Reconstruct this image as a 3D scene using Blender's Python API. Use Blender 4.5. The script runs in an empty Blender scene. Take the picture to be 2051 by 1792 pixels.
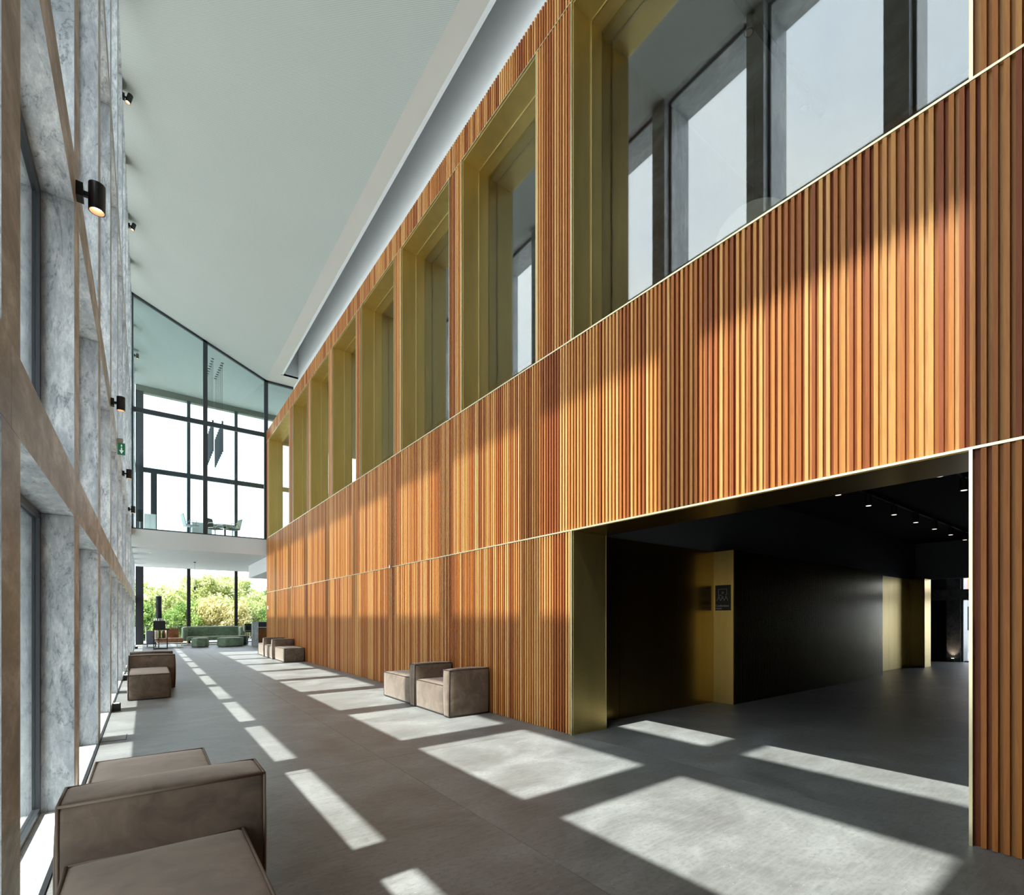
import bpy, bmesh, math, random
from mathutils import Vector, Matrix
random.seed(7)
C = bpy.context.scene.collection
PI = math.pi

# ------------------------------------------------------------------ camera
F, CX, HY, W, H = 993.0, 1025.5, 1236.0, 2051.0, 1792.0
cam_d = bpy.data.cameras.new('camera'); cam = bpy.data.objects.new('camera', cam_d); C.objects.link(cam)
cam_d.sensor_fit = 'HORIZONTAL'; cam_d.sensor_width = 36.0
cam_d.lens = F / W * 36.0
cam_d.shift_y = (HY - H / 2) / W
cam_d.clip_start = 0.05; cam_d.clip_end = 500
TH = math.atan((CX - 292) / F)
cam.location = (0, 0, 1.5); cam.rotation_euler = (PI / 2, 0, -TH)
bpy.context.scene.camera = cam

# ------------------------------------------------------------------ light
SKY = 4.6
SUN = 13.0
w = bpy.data.worlds.new('sky'); bpy.context.scene.world = w; w.use_nodes = True
nt = w.node_tree; nt.nodes.clear()
out = nt.nodes.new('ShaderNodeOutputWorld'); bg = nt.nodes.new('ShaderNodeBackground')
tc = nt.nodes.new('ShaderNodeTexCoord'); no = nt.nodes.new('ShaderNodeTexNoise')
no.inputs['Scale'].default_value = 2.2; no.inputs['Detail'].default_value = 4
rp = nt.nodes.new('ShaderNodeValToRGB')
rp.color_ramp.elements[0].position = 0.35; rp.color_ramp.elements[0].color = (0.70, 0.80, 0.98, 1)
rp.color_ramp.elements[1].position = 0.62; rp.color_ramp.elements[1].color = (0.95, 0.97, 1.0, 1)
nt.links.new(tc.outputs['Generated'], no.inputs['Vector']); nt.links.new(no.outputs['Fac'], rp.inputs['Fac'])
nt.links.new(rp.outputs['Color'], bg.inputs['Color']); bg.inputs['Strength'].default_value = SKY
nt.links.new(bg.outputs['Background'], out.inputs['Surface'])

sd = bpy.data.lights.new('sun', 'SUN'); sun = bpy.data.objects.new('sun', sd); C.objects.link(sun)
sd.energy = SUN; sd.angle = 0.012; sd.color = (1.0, 0.975, 0.94)
sun.rotation_euler = Vector((1.0, 0.03, -1.732)).to_track_quat('-Z', 'Y').to_euler(); sun.location = (-20, 0, 30)

sc = bpy.context.scene
sc.view_settings.view_transform = 'Standard'; sc.view_settings.look = 'None'
sc.view_settings.gamma = 1.0; sc.view_settings.use_curve_mapping = False
sc.view_settings.exposure = 0.0
try:
    sc.cycles.max_bounces = 12; sc.cycles.diffuse_bounces = 6; sc.cycles.glossy_bounces = 5
    sc.cycles.transparent_max_bounces = 24; sc.cycles.sample_clamp_indirect = 6.0
except Exception: pass

# ------------------------------------------------------------------ helpers
class MB:
    def __init__(s): s.v = []; s.f = []
    def box(s, x0, y0, z0, x1, y1, z1):
        n = len(s.v)
        s.v += [(x0,y0,z0),(x1,y0,z0),(x1,y1,z0),(x0,y1,z0),(x0,y0,z1),(x1,y0,z1),(x1,y1,z1),(x0,y1,z1)]
        s.f += [tuple(n+i for i in q) for q in ((0,3,2,1),(4,5,6,7),(0,1,5,4),(1,2,6,5),(2,3,7,6),(3,0,4,7))]
        return s
    def poly(s, pts):
        n = len(s.v); s.v += [tuple(p) for p in pts]; s.f.append(tuple(range(n, n+len(pts)))); return s
    def prism(s, pts, h0, h1, axis=2):
        # closed outline extruded along an axis; pts are 2D
        def mk(p, h):
            if axis == 2: return (p[0], p[1], h)
            if axis == 1: return (p[0], h, p[1])
            return (h, p[0], p[1])
        n = len(s.v); k = len(pts)
        s.v += [mk(p, h0) for p in pts] + [mk(p, h1) for p in pts]
        s.f.append(tuple(n+i for i in range(k))[::-1]); s.f.append(tuple(n+k+i for i in range(k)))
        for i in range(k):
            j = (i+1) % k; s.f.append((n+i, n+j, n+k+j, n+k+i))
        return s
    def cyl(s, a, b, r0, r1=None, seg=20, cap=True):
        r1 = r0 if r1 is None else r1
        a = Vector(a); b = Vector(b); d = (b-a).normalized()
        u = d.orthogonal().normalized(); vv = d.cross(u)
        n = len(s.v)
        for p, r in ((a, r0), (b, r1)):
            for i in range(seg):
                t = 2*PI*i/seg; s.v.append(tuple(p + (u*math.cos(t) + vv*math.sin(t))*r))
        for i in range(seg):
            j = (i+1) % seg; s.f.append((n+i, n+j, n+seg+j, n+seg+i))
        if cap:
            s.f.append(tuple(n+i for i in range(seg))[::-1]); s.f.append(tuple(n+seg+i for i in range(seg)))
        return s
    def tube(s, pts, r, seg=8):
        for i in range(len(pts)-1): s.cyl(pts[i], pts[i+1], r, seg=seg)
        return s
    def build(s, name, mat, parent=None, smooth=False):
        me = bpy.data.meshes.new(name); me.from_pydata(s.v, [], s.f)
        bm = bmesh.new(); bm.from_mesh(me); bmesh.ops.recalc_face_normals(bm, faces=bm.faces); bm.to_mesh(me); bm.free()
        me.materials.append(mat)
        if smooth:
            for p in me.polygons: p.use_smooth = True
        return link(me, name, parent)

def link(me, name, parent=None):
    o = bpy.data.objects.new(name, me); C.objects.link(o)
    if parent is not None:
        o.parent = parent; o.matrix_parent_inverse = Matrix.LocRotScale(parent.location, parent.rotation_euler, None).inverted()
    return o

def thing(name, label, cat, loc=(0,0,0), group=None):
    o = bpy.data.objects.new(name, None); C.objects.link(o); o.location = loc; o.empty_display_size = 0.1
    o['label'] = label; o['category'] = cat
    if group: o['group'] = group
    return o
def tag(o, label, cat, group=None, kind=None):
    o['label'] = label; o['category'] = cat
    if group: o['group'] = group
    if kind: o['kind'] = kind
    return o
def struct(o, label=None, cat=None):
    o['kind'] = 'structure'
    if label: o['label'] = label
    if cat: o['category'] = cat
    return o
def dup(root, loc, label, rotz=None):
    r = root.copy(); C.objects.link(r); r.location = loc; r['label'] = label
    if rotz is not None: r.rotation_euler = (0, 0, rotz)
    for ch in list(root.children):
        c = ch.copy(); C.objects.link(c); c.parent = r; c.matrix_parent_inverse = ch.matrix_parent_inverse
        for g in ch.children:
            d = g.copy(); C.objects.link(d); d.parent = c; d.matrix_parent_inverse = g.matrix_parent_inverse
    return r

def rbox(x0, y0, z0, x1, y1, z1, r=0.02, seg=3, puff=0.0, cuts=6):
    """soft box: subdivided, bevelled and slightly puffed"""
    bm = bmesh.new(); bmesh.ops.create_cube(bm, size=1)
    sx, sy, sz = x1-x0, y1-y0, z1-z0
    for v in bm.verts: v.co = Vector((x0+(v.co.x+.5)*sx, y0+(v.co.y+.5)*sy, z0+(v.co.z+.5)*sz))
    bmesh.ops.bevel(bm, geom=list(bm.edges), offset=r, segments=seg, profile=0.5, affect='EDGES')
    if puff:
        c = Vector(((x0+x1)/2, (y0+y1)/2, (z0+z1)/2))
        bmesh.ops.subdivide_edges(bm, edges=[e for e in bm.edges if e.calc_length() > 0.1], cuts=cuts, use_grid_fill=True)
        for v in bm.verts:
            q = [(v.co.x-c.x)/(sx/2), (v.co.y-c.y)/(sy/2), (v.co.z-c.z)/(sz/2)]
            for ax in range(3):
                a, b = [q[i] for i in range(3) if i != ax]
                if abs(q[ax]) > 0.97:
                    v.co[ax] += math.copysign(puff, q[ax]) * max(0, (1-a*a)) ** .6 * max(0, (1-b*b)) ** .6
    return bm
def bmobj(bm, name, mat, parent=None, smooth=True):
    bmesh.ops.recalc_face_normals(bm, faces=bm.faces)
    me = bpy.data.meshes.new(name); bm.to_mesh(me); bm.free(); me.materials.append(mat)
    if smooth:
        for p in me.polygons: p.use_smooth = True
    return link(me, name, parent)

# ------------------------------------------------------------------ materials
class N:
    def __init__(s, name):
        s.m = bpy.data.materials.new(name); s.m.use_nodes = True; s.t = s.m.node_tree
        s.b = s.t.nodes['Principled BSDF']; s.o = s.t.nodes['Material Output']
    def n(s, t, **k):
        x = s.t.nodes.new(t)
        for a, b in k.items():
            if hasattr(x, a): setattr(x, a, b)
        return x
    def l(s, a, b): s.t.links.new(a, b)
    def pos(s, scale=(1,1,1), rot=(0,0,0), warp=0):
        g = s.n('ShaderNodeNewGeometry'); mp = s.n('ShaderNodeMapping')
        mp.inputs['Scale'].default_value = scale; mp.inputs['Rotation'].default_value = rot
        s.l(g.outputs['Position'], mp.inputs['Vector']); return mp.outputs['Vector']
    def noise(s, vec, scale=5, detail=4, rough=.55, dist=0):
        x = s.n('ShaderNodeTexNoise'); x.inputs['Scale'].default_value = scale; x.inputs['Detail'].default_value = detail
        x.inputs['Roughness'].default_value = rough; x.inputs['Distortion'].default_value = dist
        s.l(vec, x.inputs['Vector']); return x.outputs['Fac']
    def ramp(s, fac, stops):
        x = s.n('ShaderNodeValToRGB'); e = x.color_ramp.elements
        while len(e) < len(stops): e.new(0.5)
        for i, (p, c) in enumerate(stops):
            e[i].position = p; e[i].color = (c[0], c[1], c[2], 1) if not isinstance(c, (int, float)) else (c, c, c, 1)
        s.l(fac, x.inputs['Fac']); return x.outputs['Color']
    def math(s, op, a, b=None, c=None):
        x = s.n('ShaderNodeMath'); x.operation = op
        for i, q in enumerate((a, b, c)):
            if q is None: continue
            if isinstance(q, (int, float)): x.inputs[i].default_value = q
            else: s.l(q, x.inputs[i])
        return x.outputs[0]
    def mix(s, fac, a, b, mode='MIX'):
        x = s.n('ShaderNodeMixRGB'); x.blend_type = mode
        for i, q in ((0, fac), (1, a), (2, b)):
            if isinstance(q, (int, float)): x.inputs[i].default_value = q if i == 0 else (q, q, q, 1)
            elif isinstance(q, tuple): x.inputs[i].default_value = (*q, 1)
            else: s.l(q, x.inputs[i])
        return x.outputs[0]
    def bump(s, h, strength=.2, dist=.01):
        x = s.n('ShaderNodeBump'); x.inputs['Strength'].default_value = strength; x.inputs['Distance'].default_value = dist
        s.l(h, x.inputs['Height']); s.l(x.outputs['Normal'], s.b.inputs['Normal'])
    def set(s, col=None, rough=None, metal=None, spec=None):
        if col is not None:
            if isinstance(col, tuple): s.b.inputs['Base Color'].default_value = (*col, 1)
            else: s.l(col, s.b.inputs['Base Color'])
        if rough is not None:
            if isinstance(rough, (int, float)): s.b.inputs['Roughness'].default_value = rough
            else: s.l(rough, s.b.inputs['Roughness'])
        if metal is not None: s.b.inputs['Metallic'].default_value = metal
        if spec is not None: s.b.inputs['Specular IOR Level'].default_value = spec
        return s.m

def plain(name, col, rough=.5, metal=0, spec=.5, var=.06, scale=30):
    m = N(name); f = m.noise(m.pos(), scale, 3)
    c = m.mix(m.math('MULTIPLY', f, 1.0), tuple(max(0, q*(1-var)) for q in col), tuple(min(1, q*(1+var)) for q in col))
    return m.set(c, rough, metal, spec)
def emit(name, col, st):
    m = N(name); m.set((0,0,0)); m.b.inputs['Emission Color'].default_value = (*col, 1); m.b.inputs['Emission Strength'].default_value = st
    return m.m

PITCH = 0.0535
def wood(name, off=0.0, dark=1.0, planks=True):
    m = N(name); g = m.n('ShaderNodeNewGeometry'); sp = m.n('ShaderNodeSeparateXYZ'); m.l(g.outputs['Position'], sp.inputs[0])
    if planks:
        iy = m.math('FLOOR', m.math('MULTIPLY', m.math('ADD', sp.outputs['Y'], off), 1/PITCH))
        tz = m.math('ADD', m.math('GREATER_THAN', sp.outputs['Z'], 2.61), m.math('ADD', m.math('GREATER_THAN', sp.outputs['Z'], 5.03), m.math('GREATER_THAN', sp.outputs['Z'], 9.34)))
        cb = m.n('ShaderNodeCombineXYZ'); m.l(iy, cb.inputs[0]); m.l(tz, cb.inputs[1]); cb.inputs[2].default_value = off*77
        wn = m.n('ShaderNodeTexWhiteNoise'); m.l(cb.outputs[0], wn.inputs['Vector']); r = wn.outputs['Value']
        rc = wn.outputs['Color']
    else:
        r = m.noise(m.pos((6, 6, .2)), 1.2, 2); rc = None
    base = m.ramp(r, [(0.0, (.27*dark, .070*dark, .020*dark)), (.2, (.38*dark, .118*dark, .030*dark)), (.45, (.50*dark, .19*dark, .045*dark)), (.7, (.63*dark, .30*dark, .085*dark)), (1.0, (.72*dark, .41*dark, .155*dark))])
    mp = m.n('ShaderNodeMapping'); mp.inputs['Scale'].default_value = (26, 26, 1.1); m.l(g.outputs['Position'], mp.inputs['Vector'])
    if rc is not None: m.l(rc, mp.inputs['Location'])
    gr = m.noise(mp.outputs['Vector'], 2.6, 5, .62, .8)
    col = m.mix(m.ramp(gr, [(.38, 0.0), (.72, .55)]), base, m.mix(1.0, base, (.55, .42, .36), 'MULTIPLY'))
    mp2 = m.n('ShaderNodeMapping'); mp2.inputs['Scale'].default_value = (120, 120, 3); m.l(g.outputs['Position'], mp2.inputs['Vector'])
    fine = m.noise(mp2.outputs['Vector'], 3, 3)
    col = m.mix(.22, col, m.mix(1.0, col, fine, 'MULTIPLY'))
    m.bump(fine, .12, .002)
    return m.set(col, .45, 0, .22)

def marble(name, tint=(1, 1, 1), sc_=1.0, dark=1.0):
    m = N(name); g = m.n('ShaderNodeNewGeometry')
    oi = m.n('ShaderNodeObjectInfo')
    ad = m.n('ShaderNodeVectorMath'); ad.operation = 'MULTIPLY_ADD'
    m.l(oi.outputs['Random'], ad.inputs[0]); ad.inputs[1].default_value = (31, 17, 23); m.l(g.outputs['Position'], ad.inputs[2])
    mp = m.n('ShaderNodeMapping'); mp.inputs['Rotation'].default_value = (.5, .62, .2); mp.inputs['Scale'].default_value = (4.6*sc_, 1.7*sc_, 1.35*sc_)
    m.l(ad.outputs[0], mp.inputs['Vector'])
    big = m.noise(mp.outputs['Vector'], .8, 9, .66, .35)
    mid = m.noise(mp.outputs['Vector'], 3.4, 12, .80, .15); fin = m.noise(mp.outputs['Vector'], 16, 5, .75, 0)
    vein = m.noise(mp.outputs['Vector'], .8, 6, .6, 1.6)
    v = m.math('ABSOLUTE', m.math('SUBTRACT', vein, .5))
    vm = m.ramp(v, [(0.0, 1.0), (.008, .6), (.025, 0.0)])
    k = dark*.97
    base = m.ramp(big, [(.30, (.30*k, .33*k, .35*k)), (.45, (.44*k, .47*k, .49*k)), (.56, (.62*k, .645*k, .65*k)), (.68, (.80*k, .815*k, .81*k))])
    base = m.mix(m.ramp(mid, [(.40, .65), (.56, 0.0)]), base, (.29*k, .32*k, .34*k))
    base = m.mix(m.ramp(fin, [(.36, .45), (.52, 0.0)]), base, (.33*k, .36*k, .375*k))
    base = m.mix(m.ramp(mid, [(.53, 0.0), (.68, .45)]), base, (.80*k, .81*k, .80*k))
    vf = m.math('MULTIPLY', vm, m.ramp(mid, [(.42, .7), (.56, 0.0)]))
    base = m.mix(vf, base, (.09*k, .11*k, .115*k))
    base = m.mix(1.0, base, tint, 'MULTIPLY')
    return m.set(base, .22, 0, .5)

def brass(name, col=(.50, .41, .14), rough=.34):
    m = N(name); f = m.noise(m.pos((1, 1, .15)), 6, 4); f2 = m.noise(m.pos((200, 200, 200)), 1, 2)
    c = m.mix(f, tuple(q*.86 for q in col), tuple(q*1.12 for q in col)); c = m.mix(.1, c, f2, 'MULTIPLY')
    return m.set(c, rough, .95, .5)

def glass(name, r0=.05, tint=(1, 1, 1), rough=0.0):
    m = N(name); m.t.nodes.remove(m.b)
    lw = m.n('ShaderNodeLayerWeight'); lw.inputs['Blend'].default_value = .5
    p = m.math('POWER', lw.outputs['Facing'], 5.0)
    f = m.math('ADD', m.math('MULTIPLY', p, 1 - r0), r0)
    tr = m.n('ShaderNodeBsdfTransparent'); tr.inputs['Color'].default_value = (*tint, 1)
    gl = m.n('ShaderNodeBsdfGlossy'); gl.inputs['Roughness'].default_value = rough; gl.inputs['Color'].default_value = (1, 1, 1, 1)
    mx = m.n('ShaderNodeMixShader'); m.l(f, mx.inputs[0]); m.l(tr.outputs[0], mx.inputs[1]); m.l(gl.outputs[0], mx.inputs[2])
    m.l(mx.outputs[0], m.o.inputs['Surface']); return m.m

def floor_mat():
    m = N('floor_stone'); g = m.n('ShaderNodeNewGeometry'); oi = m.n('ShaderNodeObjectInfo')
    ad = m.n('ShaderNodeVectorMath'); ad.operation = 'MULTIPLY_ADD'
    m.l(oi.outputs['Random'], ad.inputs[0]); ad.inputs[1].default_value = (9, 7, 0); m.l(g.outputs['Position'], ad.inputs[2])
    def mpd(scale):
        mp = m.n('ShaderNodeMapping'); mp.inputs['Scale'].default_value = scale; m.l(ad.outputs[0], mp.inputs['Vector']); return mp.outputs['Vector']
    a = m.noise(mpd((.8, 1.1, 1)), 1.5, 7, .62, .6)
    b = m.noise(mpd((7, 11, 1)), 3.0, 5, .7)
    s = m.noise(mpd((5, 42, 1)), 1.0, 4, .6)
    base = m.ramp(a, [(.3, (.132, .131, .125)), (.5, (.195, .197, .190)), (.7, (.278, .284, .277))])
    base = m.mix(m.ramp(b, [(.36, .5), (.52, 0.0)]), base, (.12, .12, .115))
    base = m.mix(m.ramp(s, [(.45, 0.0), (.75, .28)]), base, (.33, .335, .325))
    sp = m.n('ShaderNodeTexVoronoi'); sp.inputs['Scale'].default_value = 1.0; m.l(mpd((30, 46, 1)), sp.inputs['Vector'])
    speck = m.math('LESS_THAN', sp.outputs['Distance'], .13)
    sel = m.math('GREATER_THAN', m.noise(mpd((9, 9, 1)), 1.0, 2), .60)
    base = m.mix(m.math('MULTIPLY', m.math('MULTIPLY', speck, sel), .55), base, (.48, .48, .46))
    rg = m.ramp(a, [(.3, .40), (.7, .50)])
    m.bump(s, .05, .002)
    return m.set(base, rg, 0, .4)

def perf_mat():
    m = N('perforated_ceiling'); g = m.n('ShaderNodeNewGeometry'); sp = m.n('ShaderNodeSeparateXYZ'); m.l(g.outputs['Position'], sp.inputs[0])
    p = 1/.032
    def wave(o, ph=0):
        return m.math('SINE', m.math('MULTIPLY', o, 2*PI*p))
    x = m.math('MULTIPLY', wave(sp.outputs['X']), wave(sp.outputs['Y']))
    d = m.math('GREATER_THAN', x, .35)
    c = m.mix(d, (.445, .468, .43), (.21, .225, .205))
    big = m.noise(m.pos((.5, .5, 1)), 1, 3)
    c = m.mix(m.math('MULTIPLY', big, .12), c, (.62, .62, .6))
    return m.set(c, .75, 0, .3)

def suede(name, col):
    m = N(name); a = m.noise(m.pos(), 5, 5, .6, .8); b = m.noise(m.pos(), 160, 2)
    c = m.mix(m.ramp(a, [(.35, 0.0), (.7, 1.0)]), tuple(q*.70 for q in col), tuple(q*1.35 for q in col))
    m.b.inputs['Sheen Weight'].default_value = .55; m.b.inputs['Sheen Roughness'].default_value = .5
    m.b.inputs['Sheen Tint'].default_value = (.9, .8, .7, 1)
    m.bump(b, .15, .002); return m.set(c, .78, 0, .25)

M_slat = wood('wood_slat'); M_back = wood('wood_backing', PITCH/2, .8); M_iwood = wood('dark_wood_panel', 0, .42, False)
M_marble = marble('grey_marble'); M_sill = marble('white_marble', (1.15, 1.15, 1.13), .8, 1.1); M_dmarble = marble('dark_marble', (.28, .29, .31))
M_brass = brass('satin_brass', (.80, .61, .23), .40); M_trim = brass('pale_brass_trim', (.80, .72, .46), .30); M_dbrass = brass('dark_bronze', (.32, .21, .06), .26); M_flute = brass('dark_fluted_bronze', (.15, .12, .04), .22)
M_black = plain('black_metal', (.012, .013, .015), .4, 0, .5, .1); M_frame = plain('anthracite_frame', (.035, .04, .045), .42, .2, .5)
M_floor = floor_mat(); M_joint = plain('dark_joint', (.05, .05, .05), .8)
M_perf = perf_mat(); M_beige = plain('beige_plaster', (.60, .57, .51), .85, 0, .2, .02, 3); M_white = plain('white_plaster', (.78, .79, .79), .85, 0, .2, .02, 3)
M_greyp = plain('grey_plaster', (.60, .63, .63), .8, 0, .3, .03, 3); M_edge = plain('aluminium_edge', (.75, .76, .75), .45, .3, .5, .02)
M_bulk = plain('bulkhead_paint', (.13, .14, .145), .7, 0, .3, .05, 5); M_dark = plain('black_ceiling_paint', (.02, .021, .023), .8, 0, .2, .05, 5); M_dgrey = plain('dark_grey_paint', (.06, .064, .066), .7, 0, .3, .05, 5)
M_glassL = glass('clear_glass', .04, (.94, .97, .96)); M_glassR = glass('reflective_glass', .115, (.80, .82, .80)); M_glassF = glass('tinted_glass', .03, (.84, .915, .905)); M_glassO = glass('outer_glass', .03, (.97, .99, .99))
M_suede = suede('brown_suede', (.138, .098, .070)); M_pipe = plain('dark_piping', (.05, .038, .03), .7)
M_pipeb = plain('brown_piping', (.16, .115, .085), .7)
M_green = suede('green_velvet', (.17, .24, .155)); M_dgreen = suede('dark_green_velvet', (.035, .06, .05)); M_tan = suede('tan_leather', (.34, .165, .08))
M_cream = suede('cream_fabric', (.55, .45, .33))
M_lamp = emit('warm_lamp_face', (1.0, .82, .6), 9); M_lampw = emit('white_lamp_face', (1.0, .85, .75), 1.6)
M_conc = plain('light_paving', (.38, .38, .37), .85, 0, .2, .1, 2); M_chrome = plain('steel', (.6, .6, .62), .25, .9)
M_plastic = plain('white_plastic', (.75, .76, .77), .4)

def edge_stone():
    m = N('taupe_stone_edge'); a = m.noise(m.pos((1, .8, 1.6), (.5, 0, 0)), 1.9, 11, .74, .2); b = m.noise(m.pos((30, 30, 3)), 1.5, 4)
    c = m.ramp(a, [(.34, (.27, .255, .21)), (.46, (.37, .36, .31)), (.54, (.49, .495, .455)), (.62, (.66, .68, .655))]); c = m.mix(.1, c, b, 'MULTIPLY')
    return m.set(c, .55, 0, .3)
M_edge_st = edge_stone()
def room_face(o):
    """the narrow face turned to the room is honed taupe stone"""
    o.data.materials.append(M_edge_st)
    for p in o.data.polygons:
        if p.normal.x > .9: p.material_index = 1
    return o
# ------------------------------------------------------------------ dimensions
XL, XW, XG, XO = -0.45, -0.64, -0.662, -1.45      # left wall: room face, window plane, glass, outer face
XR = 4.36                                       # wood wall face
Y0, YE, YF = -6.4, 24.45, 34.1                  # hall start, glazed end, outer facade
FIN0, BAY, FW = 2.90, 2.43, 0.36
fins = [FIN0 + BAY*k for k in range(-1, 13)]
rows = [(0.0, 2.29), (2.65, 4.74), (5.12, 9.53), (9.87, 14.3)]
beams = [(2.29, 2.65), (4.74, 5.12), (9.53, 9.87)]
ZK, ZL = 12.15, 14.25                           # ceiling height at the crease and at the left wall
XK = 4.36
DX = 22.0                                       # far marble facade behind the passage

# ------------------------------------------------------------------ ground and floor
g = MB().box(-60, -60, -.5, XO, 160, -.06).box(XO, YF+.15, -.5, 60, 160, -.06).box(DX+1.0, -60, -.5, 90, YF+.15, -.06).build('ground', M_conc); struct(g, 'pale paved ground outside the building', 'ground')  # paving outside is kept pale to bounce light up to the ceiling
fl = MB().box(XL, Y0, -.2, DX+1, YF+.15, -.012).build('floor', M_joint); struct(fl, 'grey stone slab floor of the long lobby', 'floor')
xs = [XL+.012, 2.02, 4.43]
while xs[-1] < DX+.9: xs.append(xs[-1]+2.42)
ys = [Y0, -4.55]
while ys[-1] < YF: ys.append(ys[-1]+4.8)
# all slabs share two meshes (three column widths)
slabs = {}
for i in range(len(xs)-1):
    wdt = round(xs[i+1]-xs[i]-.004, 3)
    for j in range(len(ys)-1):
        y1 = min(ys[j+1], YF+.1); L = round(y1-ys[j]-.004, 3)
        if xs[i] > 9 and ys[j] > 12: continue
        if (wdt, L) not in slabs:
            mb = MB().box(0, 0, -.012, wdt, L, 0); o = mb.build('floor_slab', M_floor, fl); slabs[(wdt, L)] = o.data
        else: o = link(slabs[(wdt, L)], 'floor_slab', fl)
        o.location = (xs[i]+.002, ys[j]+.002, 0)
# floor outlet lid beside the left wall
t = thing('floor_hatch', 'small rectangular floor outlet lid beside the left marble sill', 'hatch', (-.32, 7.89, 0))
MB().box(-.44, 7.71, 0, -.19, 8.07, .003).build('rim', M_joint, t); MB().box(-.432, 7.718, .0031, -.198, 8.062, .005).build('lid', M_floor, t)

# ------------------------------------------------------------------ left marble wall
wl = MB().box(XO, Y0-.3, -.02, XL, fins[0]-FW/2-.002, 14.3).box(XO, Y0-.3, -.5, XL-.012, YF+.15, -.02).box(XO, Y0-.3, 14.3, XL, YF+.15, 15.2).build('wall_left', M_marble)  # solid unseen stretch behind the viewer closes bays to darken the near end
struct(wl, 'tall grey marble colonnade wall along the left side', 'wall')
tr = MB().box(XL-.014, Y0, -.02, XL+.010, YF, .012).build('baseboard_left', M_black); struct(tr, 'thin black metal edge between white sill and floor', 'trim')
for (z0, z1) in rows:
    me = None
    for y in fins:
        if me is None:
            o = room_face(MB().box(XO, -FW/2, z0+.002, XL, FW/2, z1-.002).build('marble_pier', M_marble, wl)); me = o.data
        else: o = link(me, 'marble_pier', wl)
        o.location = (0, y, 0)
for (z0, z1) in beams:
    me = None
    for y in fins:
        if me is None:
            o = room_face(MB().box(XO, 0.0015, z0, XL, BAY-.0015, z1).build('marble_beam', M_marble, wl)); me = o.data
        else: o = link(me, 'marble_beam', wl)
        o.location = (0, y, 0)
me = None
for y in fins:
    if me is None:
        o = MB().box(XO, FW/2+.002, -.02, XL-.014, BAY-FW/2-.002, .012).build('sill_slab', M_sill, wl); me = o.data
    else: o = link(me, 'sill_slab', wl)
    o.location = (0, y, 0)
# one window per bay: four frames and panes above each other
ft = .05
proto = None
for i, y in enumerate(fins[:-1]):
    if proto is None:
        r = bpy.data.objects.new('window_1', None); C.objects.link(r)
        a, b = FW/2, BAY-FW/2
        for (z0, z1) in rows:
            zb = max(z0, .012)
            f = MB().box(XW-.045, a, zb, XW, a+ft, z1).box(XW-.045, b-ft, zb, XW, b, z1).box(XW-.045, a+ft, zb, XW, b-ft, zb+ft).box(XW-.045, a+ft, z1-ft, XW, b-ft, z1).build('window_frame', M_frame, r)
            MB().box(XG-.008, a+ft, zb+ft, XG, b-ft, z1-ft).build('pane', M_glassL, r)
        proto = r
    else:
        r = proto.copy(); C.objects.link(r); r.name = 'window_%d' % (i+1)
        for ch in proto.children:
            c = ch.copy(); C.objects.link(c); c.parent = r
    r.location = (0, y, 0); r['kind'] = 'structure'
    r['label'] = 'tall dark framed window bay in the left marble wall, bay %d of thirteen from the near end' % (i+1); r['category'] = 'window'

# ------------------------------------------------------------------ ceiling
ce = MB().poly([(XL, Y0, ZL), (XK, Y0, ZK), (XK, YE, ZK), (XL, YE, ZL)]).poly([(XL, Y0, ZL+.06), (XK, Y0, ZK+.06), (XK, YE, ZK+.06), (XL, YE, ZL+.06)]).build('ceiling', M_perf)
struct(ce, 'sloping pale grey perforated ceiling over the lobby', 'ceiling')
MB().box(XK, Y0, ZK, 4.78, YE, ZK+.08).build('plain_margin', M_beige, ce)
MB().box(4.78, Y0, ZK-.02, 4.86, YE-1.0, ZK+.25).build('edge_profile', M_edge, ce)
MB().box(4.80, Y0, 13.75, 5.6, YE-.7, 13.9).box(4.78, Y0, ZK+.25, 4.84, YE-.7, 13.75).build('slot_top', M_white, ce)
MB().box(4.86, YE-.9, ZK+.005, 5.6, YE-.6, 13.75).build('slot_end', M_greyp, ce)
MB().box(4.78, YE-.9, ZK, 5.6, YE, ZK+.08).build('plain_return', M_beige, ce)
bw = MB().box(5.49, Y0, 9.75, 5.7, YE, 13.9).build('wall_upper', M_white); struct(bw, 'smooth white wall set back above the wood cladding', 'wall')
rf = MB().box(XL+.02, Y0-.3, 14.4, 26, YF+.15, 15.2).build('roof', M_greyp); struct(rf, 'unseen flat roof slab over the building, added to stop sun leaks', 'roof')  # out of view, added so no sun leaks in above the ceilings
# ceiling of the upper office behind the glass: warped surface
mb = MB(); nu, nv = 8, 8; 
def oc(x, t):
    base = ZL + (ZK-ZL)*min(1, max(0, (x-XL)/(XK-XL)))
    return base + (14.22-base)*t
for i in range(nu+4):
    xa = XL+(XK-XL)*i/nu if i <= nu else XK+(i-nu)*1.5; xb = XL+(XK-XL)*(i+1)/nu if i+1 <= nu else XK+(i+1-nu)*1.5
    for j in range(nv):
        ta, tb = j/nv, (j+1)/nv; ya, yb = YE+(YF-YE)*ta, YE+(YF-YE)*tb
        mb.poly([(xa, ya, oc(xa, ta)), (xb, ya, oc(xb, ta)), (xb, yb, oc(xb, tb)), (xa, yb, oc(xa, tb))])
o = mb.build('ceiling_office', plain('office_ceiling', (.36, .38, .365), .8, 0, .2, .02, 3)); struct(o, 'pale ceiling of the upper office behind the glass', 'ceiling')

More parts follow.
